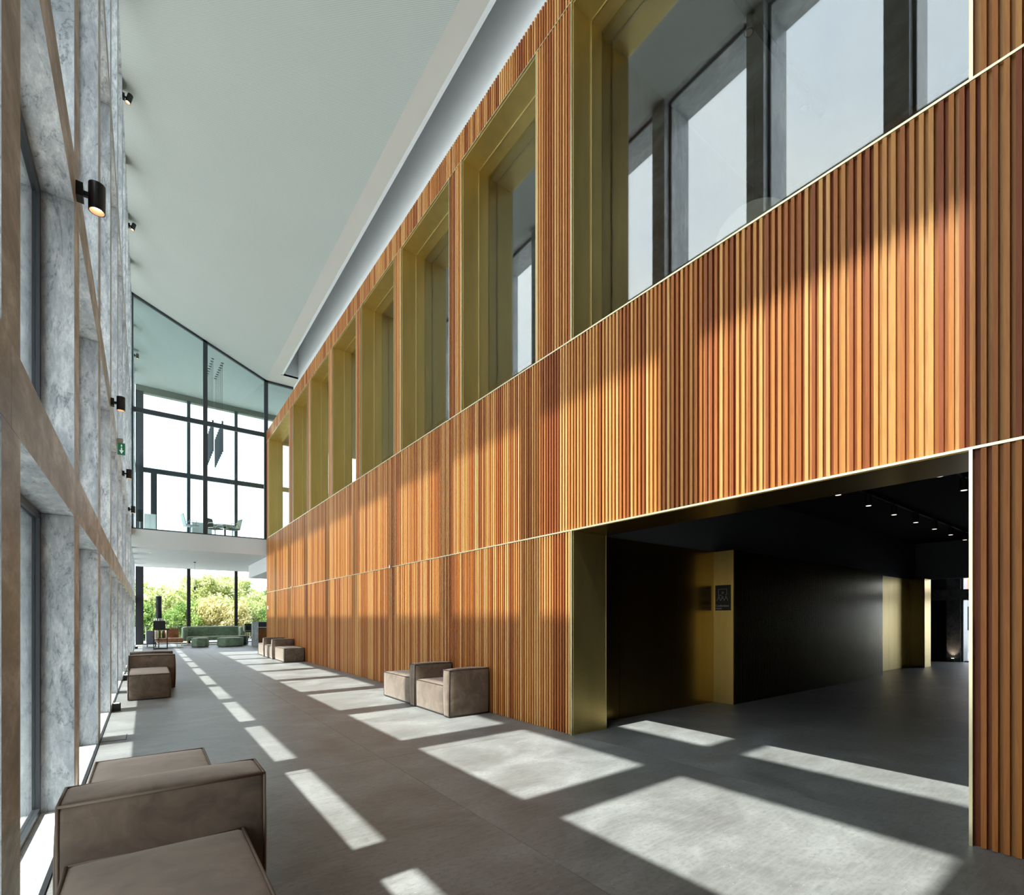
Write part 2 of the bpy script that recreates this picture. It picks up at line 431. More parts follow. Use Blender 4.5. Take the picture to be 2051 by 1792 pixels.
# ------------------------------------------------------------------ right wood wall
wr = MB()
XB = XR+.03
ops = [(.84, 4.62), (5.35, 7.35), (7.80, 9.86), (10.25, 12.30), (12.68, 14.66), (15.06, 17.06), (17.48, 19.48), (20.10, 23.95)]
Z1, Z2, Z3, Z4 = 2.61, 5.03, 9.34, 9.84
wr.box(XB, 4.63, 0, 4.88, YE, Z1-.01).box(XB, Y0, 0, 4.88, .83, Z1-.01).box(XB, Y0, Z1+.01, 4.88, YE, Z2-.01).box(XB, Y0, Z3+.01, 4.88, YE, Z4)
edges = [Y0] + [q for o_ in ops for q in o_] + [YE]
for i in range(0, len(edges), 2): wr.box(XB, edges[i]+(.01 if i else 0), Z2-.01, 4.88, edges[i+1]-(.01 if i+2 < len(edges) else 0), Z3+.01)
wr = wr.build('wall_right', M_back); struct(wr, 'long wall clad in reddish brown vertical timber slats', 'wall')
tiers = []
n0, n1 = int(-2.0/PITCH), int(YE/PITCH)
def clear(y, spans): return all(not (a-.025 < y+PITCH*.5 and y+PITCH*.02 < b+.025) for a, b in spans)
SL = []
for n in range(n0, n1):
    y = n*PITCH
    if clear(y, [ops[0]]): SL.append((y, .004, Z1-.012))
    SL.append((y, Z1+.012, Z2-.012))
    if clear(y, ops): SL.append((y, Z2+.012, Z3-.012))
    SL.append((y, Z3+.012, Z4+.01))
def score(s):
    y = s[0]; d = XR*math.sin(TH)+y*math.cos(TH)
    if y < .35 or d < .5: return 0
    return (s[2]-s[1])/d/d/ (1 if s[1] < 9 else 4)
SL.sort(key=score, reverse=True)
SWD = .0275
shared = {}
for (y, a, b) in SL[:296]:
    if (a, b) not in shared: o = MB().box(XR, 0, a, XB, SWD, b).build('slat', M_slat, wr); shared[(a, b)] = o.data
    else: o = link(shared[(a, b)], 'slat', wr)
    o.location = (0, y+.004, 0)
mb = MB()
for (y, a, b) in SL[296:]: mb.box(XR, y+.004, a, XB, y+.004+SWD, b)
o = mb.build('slat_field', M_slat, wr); o['kind'] = 'stuff'; o['label'] = 'remaining narrow timber slats farther along the wall'
# brass trims
def trim(b): return MB().box(*b).build('brass_trim', M_trim, wr)
XT = XR-.004
trim((XT, Y0, Z1-.009, XB+.01, YE, Z1+.009)); trim((XT, Y0, Z2-.009, XB+.01, YE, Z2+.009)); trim((XT, Y0, Z3-.007, XB+.01, YE, Z3+.007))
for (a, b) in ops:
    trim((XT, a-.022, Z2+.009, 4.44, a-.004, Z3-.007)); trim((XT, b+.004, Z2+.009, 4.44, b+.022, Z3-.007))
a, b = ops[0]; trim((XT, a-.02, 0, XB+.01, a-.002, Z1-.009)); trim((XT, b+.002, 0, XB+.01, b+.02, Z1-.009))
# windows in the wood wall: brass reveal, inner bead, reflective pane
names = ['nearest and widest', 'second', 'third', 'fourth', 'fifth', 'sixth', 'seventh', 'farthest wide']
for i, (a, b) in enumerate(ops):
    r = bpy.data.objects.new('window_%d' % (14+i), None); C.objects.link(r); r.location = (4.5, (a+b)/2, Z2)
    struct(r, 'brass lined upper window in the timber wall, %s one along it' % names[i], 'window')
    z0, z1 = Z2+.009, Z3-.007
    MB().box(4.385, a-.004, z0, 4.93, a+.004, z1).build('reveal_panel', M_brass, r)
    MB().box(4.385, b-.004, z0, 4.93, b+.004, z1).build('reveal_panel', M_brass, r)
    MB().box(4.385, a+.004, z1-.008, 4.93, b-.004, z1).build('reveal_panel', M_brass, r)
    MB().box(4.385, a+.004, z0, 4.93, b-.004, z0+.008).build('reveal_panel', M_brass, r)
    e = .012
    MB().box(4.70, a+.004, z0, 4.712, a+.004+e, z1).box(4.70, b-.004-e, z0, 4.712, b-.004, z1).box(4.70, a, z1-.008-e, 4.712, b, z1-.008).build('glazing_bead', M_trim, r)
    MB().box(4.90, a+.004, z0+.008, 4.912, b-.004, z1-.008).build('pane', M_glassR, r)
# ground opening lining
a, b = ops[0]
r = bpy.data.objects.new('door_1', None); C.objects.link(r); r.location = (4.7, 2.7, 0); struct(r, 'wide brass lined opening from the lobby into the dark passage', 'doorway')
MB().box(4.385, b-.002, 0, 4.99, b+.004, Z1-.009).build('jamb_panel', M_brass, r); MB().box(4.385, a-.004, 0, 4.99, a+.002, Z1-.009).build('jamb_panel', M_brass, r)
MB().box(4.385, a, Z1-.012, 4.99, b, Z1-.004).build('soffit_panel', M_dbrass, r)
MB().box(4.985, b-.004, 0, 4.995, b+.004, Z1-.01).build('brass_trim', M_trim, r)
# small steel fittings on the brass line
for (y, lab) in ((17.6+1.9, 'tiny steel fitting on the brass line near the far end'), (10.35, 'small steel fitting on the brass line above the near ottoman')):
    t = thing('wall_fitting', lab, 'fitting', (XR-.03, y, Z1)); MB().cyl((XR-.005, y, Z1), (XR-.05, y, Z1), .012, seg=10).build('stem', M_chrome, t); MB().cyl((XR-.05, y, Z1-.03), (XR-.05, y, Z1+.035), .018, seg=12).build('cap', M_chrome, t)
t = thing('wall_switch', 'small pale switch plate at the far end of the timber wall', 'switch', (XR, 24.1, 1.9))
MB().box(XR-.012, 24.02, 1.86, XR, 24.22, 2.0).build('plate', M_plastic, t); MB().box(XR-.018, 24.07, 1.89, XR-.012, 24.17, 1.97).build('rocker', M_greyp, t)

# ------------------------------------------------------------------ rooms behind the wood wall
M_refl0 = plain('unlit_lamp_face', (.5, .42, .34), .4)
o = MB().box(4.88, Y0, 4.3, 12, YE, 4.98).build('floor_upper', M_dark); struct(o, 'dark upper storey floor behind the timber wall', 'floor')
o = MB().box(4.93, Y0, 9.36, 12, YE, 9.70).build('ceiling_upper', plain('mid_grey_ceiling', (.22, .235, .23), .8, 0, .2, .02, 3)); struct(o, 'grey ceiling of the rooms behind the upper windows', 'ceiling')
o = MB().box(4.93, 4.68, 4.98, 12, 4.80, 9.36).build('wall_partition', M_iwood); struct(o, 'dark timber partition behind the widest window', 'wall')
o = MB().box(9.5, Y0, 4.98, 9.7, YE, 9.36).build('wall_inner', M_iwood); struct(o, 'dark timber back wall of the upper rooms', 'wall')
def track_row(y, x0, xs_, z, labs, grp, zt, r0=.055, hh=.17, face=None, rw=.02):
    t = thing('light_track', labs[0], 'light track', ((x0+xs_[-1])/2, y, zt)); MB().box(x0, y-rw, zt-.035, xs_[-1]+.6, y+rw, zt).build('rail', M_black, t)
    pr = None
    for i, x in enumerate(xs_):
        lab = labs[1] % ['first', 'second', 'third', 'fourth', 'fifth', 'sixth', 'seventh', 'eighth'][i]
        if pr is None:
            pr = thing('track_spotlight', lab, 'spotlight', (x, y, zt-.035), grp)
            MB().cyl((x, y, zt-.035), (x, y, zt-.07), .018, seg=10).build('stem', M_black, pr)
            MB().cyl((x, y, zt-.07), (x, y, zt-.07-hh), r0, seg=20).build('housing', M_black, pr, False)
            MB().cyl((x, y, zt-.071-hh), (x, y, zt-.075-hh), r0*.72, seg=20).build('lamp_face', face or M_lampw, pr)
        else: dup(pr, (x, y, zt-.035), lab)
track_row(3.35, 9.4, [9.1+1.32*i for i in range(7)], 0, ('black light track on the dark ceiling nearer the sign wall', 'black spotlight, %s along the track nearer the sign wall'), 'spotlights on the passage track', 3.74)
track_row(2.05, 8.9, [9.05, 10.36, 11.7, 13.0], 0, ('black light track on the dark ceiling nearer the right slats', 'black spotlight, %s along the track nearer the right slats'), 'spotlights on the second passage track', 3.74)
track_row(3.35, 5.2, [6.3, 7.9], 0, ('black light track on the upper room ceiling', 'black spotlight, %s on the upper room track'), 'spotlights behind the widest window', 9.36, .06, .2, M_refl0, .045)
# round disc seen behind the widest window
t = thing('pendant_disc', 'large round grey acoustic disc behind the widest window', 'disc', (6.6, 3.4, 6.8))
MB().cyl((7.40, 3.85, 7.27), (7.44, 3.87, 7.27), .54, seg=48).build('panel', M_beige, t); MB().cyl((7.42, 3.86, 7.81), (7.42, 3.86, 9.36), .004, seg=6).build('cord', M_black, t)

# ground floor passage
YP, YB2 = 4.95, 4.58
o = MB().box(4.99, Y0, 3.78, DX, 12, 4.3).build('ceiling_passage', M_dark); struct(o, 'black painted ceiling of the dark passage', 'ceiling')
o = MB().box(4.88, Y0, 2.61, 4.99, 4.99, 3.78).box(4.99, YP+.01, 2.66, 19.3, YP+.3, 3.78).box(19.3, -1, 2.66, 19.5, 12, 3.78).build('wall_bulkhead', M_bulk); struct(o, 'dark grey bulkhead above the bronze passage wall', 'wall')
o = MB().box(4.99, YP+.006, 0, 8.10, YP+.3, 2.66).box(8.12, YB2+.01, 0, 15.2, YP+.3, 2.66).box(15.2, YP+.006, 0, 19.3, YP+.3, 2.66).box(4.88, YP, 0, 4.99, YP+.3, 2.66).box(18.72, YB2+.01, 0, 19.3, YP+.3, 2.66).build('wall_passage', M_dark); struct(o, 'bronze clad left side wall of the dark passage', 'wall')
for (xa, xb) in ((4.995, 5.62), (5.626, 6.88), (6.884, 8.095)):
    MB().box(xa, YP-.004, .004, xb, YP+.006, 2.655).build('bronze_panel', M_dbrass, o)
MB().box(8.095, YB2, .004, 8.115, YP-.004, 2.655).build('brass_end_panel', M_brass, o)
mbf = MB(); n = 0
x = 8.12
while x < 15.18:
    mbf.box(x, YB2-.006, .004, min(x+.034, 15.19), YB2+.012, 2.655); x += .044
ff = mbf.build('fluted_cladding', M_flute, o); ff['kind'] = 'stuff'; MB().box(8.12, YB2+.008, .004, 15.2, YB2+.012, 2.655).build('bronze_panel', M_flute, o)
for (xa, xb) in ((15.2, 16.9), (16.906, 18.7)):
    MB().box(xa, YP-.004, .004, xb, YP+.006, 2.655).build('bronze_panel', M_brass, o)
MB().box(18.68, YB2, .004, 18.70, YP-.004, 2.655).build('bronze_panel', M_flute, o)
MB().box(18.7, YB2, .004, 19.28, YB2+.01, 2.655).build('bronze_panel', M_brass, o)
o = MB().box(4.99, -1.2, 0, DX, -1.0, 3.78).box(4.88, -1.2, 0, 4.99, .83, 3.78).build('wall_passage_right', M_dark); struct(o, 'dark right side wall of the passage', 'wall')
o = MB().box(4.99, 12, 0, DX, 12.2, 4.3).build('wall_passage_end', M_dark); struct(o, 'dark end wall of the rear hall', 'wall')
# sign
t = thing('wall_sign', 'black plate with a meeting pictogram reading Conference room', 'sign', (8.09, 4.77, 1.85))
MB().box(8.082, 4.62, 1.62, 8.094, 4.905, 2.06).build('plate', plain('sign_black', (.006, .007, .012), .3), t)
M_ink = plain('sign_white_ink', (.42, .44, .46), .5)
def S(y, z): return (8.0805, 4.905-.285*y, 1.62+.44*z)
mb = MB()
fr = [S(.42,.60), S(.22,.60), S(.22,.84), S(.76,.84), S(.76,.62), S(.64,.62)]
mb.tube(fr, .0025, 6)
def ring(cy, cz, r): return [S(cy+r*math.cos(2*PI*i/14)/.285*.44, cz+r*math.sin(2*PI*i/14)) for i in range(15)]
mb.tube(ring(.49, .70, .038), .0025, 6)
for cx_ in (.24, .48, .71):
    mb.tube(ring(cx_, .53, .032), .002, 6); mb.tube([S(cx_-.12, .38), S(cx_-.07, .46), S(cx_, .49), S(cx_+.07, .46), S(cx_+.12, .38)], .0025, 6)
mb.build('pictogram', M_ink, t)
def lettering(txt, size, M4, mat, parent, name='lettering', ex=.0008):
    cu = bpy.data.curves.new('t', 'FONT'); cu.body = txt; cu.size = size; cu.extrude = ex
    to = bpy.data.objects.new('t', cu); C.objects.link(to); bpy.context.view_layer.update()
    me = bpy.data.meshes.new_from_object(to.evaluated_get(bpy.context.evaluated_depsgraph_get()))
    bpy.data.objects.remove(to); me.transform(M4); me.materials.clear(); me.materials.append(mat); me.name = name
    return link(me, name, parent)
Rm = Matrix(((0, 0, -1, 8.0812), (-1, 0, 0, 4.898), (0, 1, 0, 1.685), (0, 0, 0, 1)))
lettering('Conference', .052, Rm, M_ink, t); Rm2 = Rm.copy(); Rm2[2][3] = 1.64; lettering('room', .052, Rm2, M_ink, t)

# far marble facade across the passage
w2 = MB(); 
o = MB().box(DX, Y0, 2.08, DX+.7, 12, 2.44).box(DX, Y0, -.02, DX+.7, 12, 0).build('wall_far', M_dmarble); struct(o, 'dark marble colonnade at the end of the passage', 'wall')
for y in [4.62+2.43*k for k in range(-4, 3)]:
    MB().box(DX, y-.18, 0, DX+.9, y+.18, 2.08).build('marble_pier', M_dmarble, o); MB().box(DX, y-.18, 2.44, DX+.9, y+.18, 3.78).build('marble_pier', M_dmarble, o)
for y in [4.62+2.43*k for k in (-4, -3, -2, 0, 1, 2)]: MB().box(DX+.25, y+.18, 0, DX+.35, y+BAY-.18, 2.08).box(DX+.25, y+.18, 2.44, DX+.35, y+BAY-.18, 3.78).build('light_block_panel', M_dark, o)  # dark panels added to close most bays and cut daylight from outside
for i, y in enumerate([4.62+2.43*k for k in range(-4, 3)]):
    rr = bpy.data.objects.new('window_%d' % (22+i), None); C.objects.link(rr); rr.location = (DX+.3, y, 0); struct(rr, 'tall window between dark marble piers at the passage end, bay %d' % (i+1), 'window')
    a, b = y+.18, y+BAY-.18
    for (z0, z1) in ((0, 2.08), (2.44, 3.78)):
        MB().box(DX+.1, a, z0, DX+.16, a+.05, z1).box(DX+.1, b-.05, z0, DX+.16, b, z1).build('window_frame', M_frame, rr); MB().box(DX+.12, a+.05, z0+.01, DX+.13, b-.05, z1-.01).build('pane', M_glassO, rr)
# uplight at pier
def uplight(x, y, z, name, label, spot=True, en=3.0, s=.055):
    t = thing('floor_uplight', label, 'uplight', (x, y, z), 'black floor uplights at the marble piers')
    bmobj(rbox(x-s, y-s, z, x+s, y+s, z+.12, .006, 2), 'housing', M_black, t, False)
    MB().cyl((x, y, z+.1195), (x, y, z+.1225), s*.7, seg=20).build('lamp_face', M_lamp, t)
    if spot:
        ld = bpy.data.lights.new('uplight_beam', 'SPOT'); lo = bpy.data.objects.new('uplight_beam', ld); C.objects.link(lo); ld.energy = en; ld.color = (1, .72, .48); ld.spot_size = 1.5; ld.spot_blend = .8; ld.shadow_soft_size = .03
        lo.location = (x, y, z+.13); lo.rotation_euler = (PI, 0, 0)
        if x > 10: lo.rotation_euler = Vector((.35, 0, 1)).to_track_quat('-Z', 'Y').to_euler()
    return t
uplight(DX-.12, 4.62, 0, '', 'black uplight glowing at the foot of the dark marble pier', True, 14)
UL = [(5.33, 'small black floor uplight behind the nearest armchair block'), (10.19, 'small black cube uplight on the floor left of the far ottoman'), (15.05, 'small black cube uplight at the pier beside the far left sofa group'), (29.63, 'small black cube uplight far away by the lounge rack')]
for (y, lab) in UL: uplight(-.38 if y < 20 else -.36, y, .0 if y < 20 else 0, '', lab, True, 1.6)
# outside view beyond the passage
t = thing('house', 'white house with an orange tiled roof outside the passage window', 'house', (33, 5.5, 0))
MB().box(31, 3, -.1, 40, 12, 2.6).build('wall', plain('house_white', (.8, .8, .79), .8), t); MB().prism([(30.6, 2.6), (40.4, 2.6), (35.5, 4.4)], 2.8, 12.2, 1).build('roof', plain('orange_tile', (.55, .19, .08), .8, 0, .3, .25, 12), t)
MB().box(30.97, 5.2, .9, 31.0, 6.3, 2.0).build('window', M_frame, t)

# ------------------------------------------------------------------ glazed end wall of the upper office
sl = MB().box(XL, YE, 4.28, 12, YF, 4.98).build('floor_office', M_greyp); struct(sl, 'grey upper floor slab with smooth fascia above the lounge', 'floor')
o = MB().box(4.47, YE+.02, 3.61, 12, 30.0, 4.28).build('ceiling_bulkhead', M_white); struct(o, 'white dropped ceiling box above the bar', 'ceiling')
r = bpy.data.objects.new('window_30', None); C.objects.link(r); r.location = (2, YE, 5); struct(r, 'tall black framed glass wall of the upper office', 'window')
yg = YE+.02
def zc(x): return ZL+(ZK-ZL)*min(1, max(0, (x-XL)/(XK-XL)))
def gp(name, x0, x1, z0, z1=None, d=.10, mat=M_frame):
    if z1 is None: pts = [(x0, z0), (x1, z0), (x1, zc(x1)), (x0, zc(x0))]
    else: pts = [(x0, z0), (x1, z0), (x1, z1), (x0, z1)]
    return MB().prism(pts, yg, yg+d, 1).build(name, mat, r)
gp('mullion', XL, XL+.06, 5.03); gp('mullion', 1.94, 2.10, 5.03); gp('mullion', 4.27, 4.43, 5.03)
gp('transom', XL+.06, 1.94, 9.60, 9.78); gp('transom', 2.10, 4.27, 9.60, 9.78); gp('bottom_rail', XL, 4.43, 4.97, 5.03)
MB().prism([(XL, zc(XL)-.09), (XK, zc(XK)-.09), (5.5, ZK-.09), (5.5, ZK), (XK, zc(XK)), (XL, zc(XL))], yg, yg+.1, 1).build('head_rail', M_frame, r)
for (x0, x1) in ((XL+.06, 1.94), (2.10, 4.27)):
    gp('pane', x0, x1, 5.03, 9.60, .012, M_glassF)
    MB().prism([(x0, 9.78), (x1, 9.78), (x1, zc(x1)-.09), (x0, zc(x0)-.09)], yg+.03, yg+.042, 1).build('pane', M_glassF, r)
MB().prism([(4.43, 9.84), (5.49, 9.84), (5.49, ZK-.09), (4.43, ZK-.09)], yg+.03, yg+.042, 1).build('pane', M_glassF, r)
# outer facade
r = bpy.data.objects.new('window_31', None); C.objects.link(r); r.location = (2, YF, 0); struct(r, 'outer glass facade with black mullions looking onto the trees', 'window')
mx = [(XL, -.10), (1.90, 2.07), (4.30, 4.46), (6.72, 6.88), (9.2, 9.36), (11.8, 12)]
for (x0, x1) in mx:
    MB().box(x0, YF-.22, 0, x1, YF, 4.28).build('mullion', M_black, r); MB().box(x0, YF-.22, 4.98, x1, YF, 13.9).build('mullion', M_frame, r)
for i in range(len(mx)-1):
    MB().box(mx[i][1], YF-.16, 9.50, mx[i+1][0], YF-.02, 9.76).build('transom', M_frame, r)
    MB().box(mx[i][1], YF-.07, .05, mx[i+1][0], YF-.058, 4.24).build('pane', M_glassO, r)
    MB().box(mx[i][1], YF-.07, 5.02, mx[i+1][0], YF-.058, 9.5).build('pane', M_glassO, r); MB().box(mx[i][1], YF-.07, 9.76, mx[i+1][0], YF-.058, 13.85).build('pane', M_glassO, r)
    MB().box(mx[i][1], YF-.2, 0, mx[i+1][0], YF, .05).build('bottom_rail', M_black, r)
MB().box(XL, YF-.2, 13.85, 12, YF+.1, 14.4).build('head_rail', plain('olive_head', (.16, .17, .13), .6), r)
MB().box(.22, YF-.30, 4.98, .5, YF-.05, 9.5).build('post', M_frame, r)
o = MB().box(12, YE-.2, 0, 12.2, YF, 14.3).box(4.88, YE-.02, 0, 12, YE, 4.3).build('wall_lounge', M_white); struct(o, 'white wall closing the lounge on the right', 'wall')
o = MB().box(XO, Y0-.5, -.1, 12, Y0-.3, 15).build('wall_back', M_dgrey); struct(o, 'dark wall behind the viewer', 'wall')
o = MB().box(12, Y0, 4.3, 12.2, YE, 15).box(DX, Y0, 3.78, DX+.7, 12, 4.3).build('wall_rear', M_white); struct(o, 'rear wall closing the upper floor', 'wall')

# ------------------------------------------------------------------ wall spotlights on the marble
M_refl = plain('warm_reflector', (.75, .55, .36), .35, .3)
def wallspot(y, z, label, tilt=0.0, s=1.0, en=1.2):
    t = thing('wall_spotlight', label, 'spotlight', (XL, y, z), 'black cylinder spotlights on the marble wall')
    MB().box(XL, y-.05*s, z-.055*s, XL+.045*s, y+.05*s, z+.055*s).build('mount', M_black, t)
    xc = XL+.128*s
    MB().box(XL+.045*s, y-.015, z-.018*s, xc, y+.015, z+.018*s).build('arm', M_black, t)
    d = Vector((math.sin(tilt), 0, -math.cos(tilt))); c = Vector((xc, y, z)); r_ = .056*s
    a = c - d*.108*s; b = c + d*.108*s
    hb = MB().cyl(a, b, r_, seg=28, cap=False); n_ = len(hb.v)
    hb.f.append(tuple(range(28))[::-1])
    u = d.orthogonal().normalized(); vv = d.cross(u)
    def rg(p, r): return [tuple(p + (u*math.cos(2*PI*q/28)+vv*math.sin(2*PI*q/28))*r) for q in range(28)]
    hb.v += rg(b, r_*.88)
    for q in range(28): hb.f.append((28+q, 28+(q+1) % 28, n_+(q+1) % 28, n_+q))
    hb.build('housing', M_black, t)
    rc = MB().cyl(b, b-d*.04, r_*.88, r_*.6, seg=28, cap=False).build('reflector', M_refl, t)
    MB().cyl(b-d*.042, b-d*.036, r_*.62, seg=28).build('lamp_face', M_lamp, t)
    ld = bpy.data.lights.new('spot_beam', 'SPOT'); lo = bpy.data.objects.new('spot_beam', ld); C.objects.link(lo); ld.energy = en*8; ld.color = (1, .8, .6); ld.spot_size = 1.1; ld.spot_blend = .6; ld.shadow_soft_size = .04
    lo.location = b - d*.03; lo.rotation_euler = d.to_track_quat('-Z', 'Y').to_euler()
nm = {0: 'nearest', 2: 'second', 4: 'third', 6: 'fourth'}
for k, n_ in nm.items(): wallspot(5.33+BAY*k-.04, 4.93, 'black cylinder spotlight on the middle marble beam, %s one from the viewer' % n_, 0)
for k, n_ in ((4, 'nearest'), (6, 'middle'), (10, 'farthest')): wallspot(5.33+BAY*k, 13.95, 'black cylinder spotlight high under the ceiling, %s of three' % n_, -.25 if k < 10 else 0)
t = thing('exit_sign', 'small green and white exit sign projecting from the marble wall', 'sign', (XL, 12.45, 4.6))
M_gs = emit('green_sign', (.04, .30, .14), .35); M_ws = emit('white_sign', (.8, .9, .85), .7)
MB().box(XL, 12.42, 4.93, XL+.09, 12.46, 5.02).build('bracket', M_greyp, t); MB().box(XL+.005, 12.43, 4.70, XL+.12, 12.45, 4.93).build('plate', M_gs, t)
MB().box(XL+.055, 12.425, 4.86, XL+.075, 12.43, 4.90).box(XL+.055, 12.425, 4.77, XL+.075, 12.43, 4.84).prism([(XL+.03, 4.79), (XL+.10, 4.79), (XL+.065, 4.72)], 12.425, 12.43, 1).build('arrow', M_ws, t)

# ------------------------------------------------------------------ upholstered modules
def pipe_loop(mb, x0, y0, z0, x1, y1, z1, r=.006, o=.006):
    a = o; X0, X1, Y0_, Y1_, Z1_, Z0_ = x0+a-.004, x1-a+.004, y0+a-.004, y1-a+.004, z1-a+.004, z0+a
    P = [(X0, Y0_, Z1_), (X1, Y0_, Z1_), (X1, Y1_, Z1_), (X0, Y1_, Z1_)]
    mb.tube(P+[P[0]], r, 8)
    for p in P: mb.tube([p, (p[0], p[1], Z0_)], r, 8)
    Q = [(p[0], p[1], Z0_) for p in P]; mb.tube(Q+[Q[0]], r, 8)
def block(parent, part, x0, y0, z0, x1, y1, z1, mat, pmat, r=.026, puff=.022):
    o = bmobj(rbox(x0, y0, z0, x1, y1, z1, r, 3, puff, 9), part, mat, parent)
    mb = MB(); pipe_loop(mb, x0, y0, z0, x1, y1, z1, .007, .007); mb.build('piping', pmat, o, True)
    return o
HS, HA = .46, .71
# front left group
def ottoman(x0, y0, x1, y1, label, pm, grp=None):
    t = thing('ottoman', label, 'ottoman', ((x0+x1)/2, (y0+y1)/2, 0), grp)
    block(t, 'cushion', x0, y0, .012, x1, y1, HS, M_suede, pm)
    MB().box(x0+.04, y0+.04, 0, x1-.04, y1-.04, .012).build('base', M_black, t); return t
def armblock(x0, y0, x1, y1, label, pm):
    t = thing('arm_block', label, 'armrest', ((x0+x1)/2, (y0+y1)/2, 0))
    block(t, 'cushion', x0, y0, .012, x1, y1, HA, M_suede, pm)
    MB().box(x0+.03, y0+.03, 0, x1-.03, y1-.03, .012).build('base', M_black, t); return t
def armchair(x0, y0, x1, arm1, seat, label, pm, inset=.03, side=1):
    """two tall arm blocks with a seat between, along Y"""
    t = thing('armchair', label, 'armchair', ((x0+x1)/2, y0+(arm1*2+seat)/2, 0))
    block(t, 'arm', x0, y0, .012, x1, y0+arm1, HA, M_suede, pm)
    block(t, 'arm', x0, y0+arm1+seat, .012, x1, y0+2*arm1+seat, HA, M_suede, pm)
    sx0, sx1 = (x0+inset, x1) if side > 0 else (x0, x1-inset)
    block(t, 'seat', sx0, y0+arm1+.004, .012, sx1, y0+arm1+seat-.004, HS, M_suede, pm)
    MB().box(x0+.04, y0+.04, 0, x1-.04, y0+2*arm1+seat-.04, .012).build('base', M_black, t); return t
ottoman(-.27, 1.50, .39, 2.77, 'brown suede ottoman in the near left corner, in front of the tall block', M_pipeb)
armblock(-.30, 2.78, .49, 3.08, 'tall brown suede block between the two nearest left ottomans', M_pipeb)
ottoman(-.29, 3.09, .37, 4.64, 'brown suede ottoman just behind the nearest tall block', M_pipeb)
# left far group
ottoman(-.26, 11.2, .37, 12.72, 'brown suede ottoman by the left wall in front of the far armchair', M_pipe)
armchair(-.28, 12.74, .50, .20, .95, 'brown suede armchair by the left wall behind the ottoman', M_pipe, .10, -1)
# right groups
armchair(3.62, 6.47, 4.325, .18, 1.0, 'brown suede armchair against the timber wall nearest the opening', M_pipe)
ottoman(3.67, 7.84, 4.325, 9.1, 'brown suede ottoman against the timber wall beside the near armchair', M_pipe)
ottoman(3.70, 17.7, 4.325, 19.2, 'brown suede ottoman against the timber wall, near side of the far armchair', M_pipe)
armchair(3.62, 19.23, 4.325, .20, 1.4, 'brown suede armchair against the timber wall near the lounge', M_pipe)
ottoman(3.68, 21.06, 4.325, 22.4, 'brown suede ottoman against the timber wall beyond the far armchair', M_pipe)

# ------------------------------------------------------------------ lounge
def hexpouf(cx, cy, wx, wy, h, label, mat, rot=0):
    t = thing('pouf', label, 'pouf', (cx, cy, 0)); pts = []
    for a, b in ((-1, -.35), (-.45, -1), (.55, -1), (1, -.3), (.6, 1), (-.6, 1)):
        x, y = a*wx/2, b*wy/2; pts.append((cx+x*math.cos(rot)-y*math.sin(rot), cy+x*math.sin(rot)+y*math.cos(rot)))
    bm = bmesh.new(); vb = [bm.verts.new((p[0], p[1], .03)) for p in pts]; f = bm.faces.new(vb)
    e = bmesh.ops.extrude_face_region(bm, geom=[f]); bmesh.ops.translate(bm, verts=[v for v in e['geom'] if isinstance(v, bmesh.types.BMVert)], vec=(0, 0, h-.03))
    bmesh.ops.bevel(bm, geom=list(bm.edges), offset=.035, segments=3, profile=.5, affect='EDGES')
    bmobj(bm, 'cushion', mat, t); MB().prism([(cx+(p[0]-cx)*.9, cy+(p[1]-cy)*.9) for p in pts], 0, .03).build('base', M_black, t); return t
hexpouf(2.22, 29.7, .78, 1.0, .46, 'small green velvet pouf in front of the sofa', M_green)
hexpouf(3.52, 29.4, 1.22, 1.0, .46, 'long green velvet pouf in front of the sofa', M_green)
hexpouf(4.20, 30.45, .62, .7, .50, 'dark green pouf table behind the long green pouf', M_dgreen)
t = thing('sofa', 'long green velvet sofa in front of the far glass wall', 'sofa', (3.2, 32.6, 0))
bmobj(rbox(1.80, 32.95, .28, 4.40, 33.2, .98, .06, 4), 'backrest', M_green, t); bmobj(rbox(1.78, 32.1, .22, 4.42, 33.0, .44, .05, 3), 'seat', M_green, t)
for x in (1.60, 4.36): bmobj(rbox(x, 32.15, .2, x+.24, 33.2, .96, .09, 5), 'armrest', M_green, t)
for x, y in ((1.85, 32.3), (4.35, 32.3), (1.85, 33.05), (4.35, 33.05)): MB().cyl((x, y, 0), (x, y, .24), .014, .022, 10).build('leg', M_brass, t)
t = thing('lounge_chair', 'tan leather lounge seat with cushions behind the black rack', 'armchair', (.95, 30.3, 0))
bmobj(rbox(.42, 29.75, .24, 1.52, 30.9, .46, .05, 3), 'seat', M_tan, t); bmobj(rbox(.70, 30.85, .30, 1.38, 31.0, .96, .05, 3), 'backrest', M_tan, t); bmobj(rbox(.36, 29.9, .30, .48, 30.95, .9, .05, 3), 'armrest', M_cream, t)
for x, y in ((.5, 29.85), (1.45, 29.85), (.5, 30.8), (1.3, 30.8)): MB().cyl((x, y, 0), (x, y, .26), .012, .016, 10).build('leg', M_brass, t)
for i, (x, m_, lab) in enumerate(((.56, M_tan, 'tan cushion leaning at the left on the tan seat'), (.70, M_pipe, 'dark brown cushion in the middle of the tan seat'), (.84, M_cream, 'pale cushion at the right on the tan seat'))):
    o = bmobj(rbox(x-.05, 30.1, .462, x+.05, 30.6, .86, .045, 4), 'cushion', m_, None); tag(o, lab, 'cushion', 'cushions on the tan lounge seat')
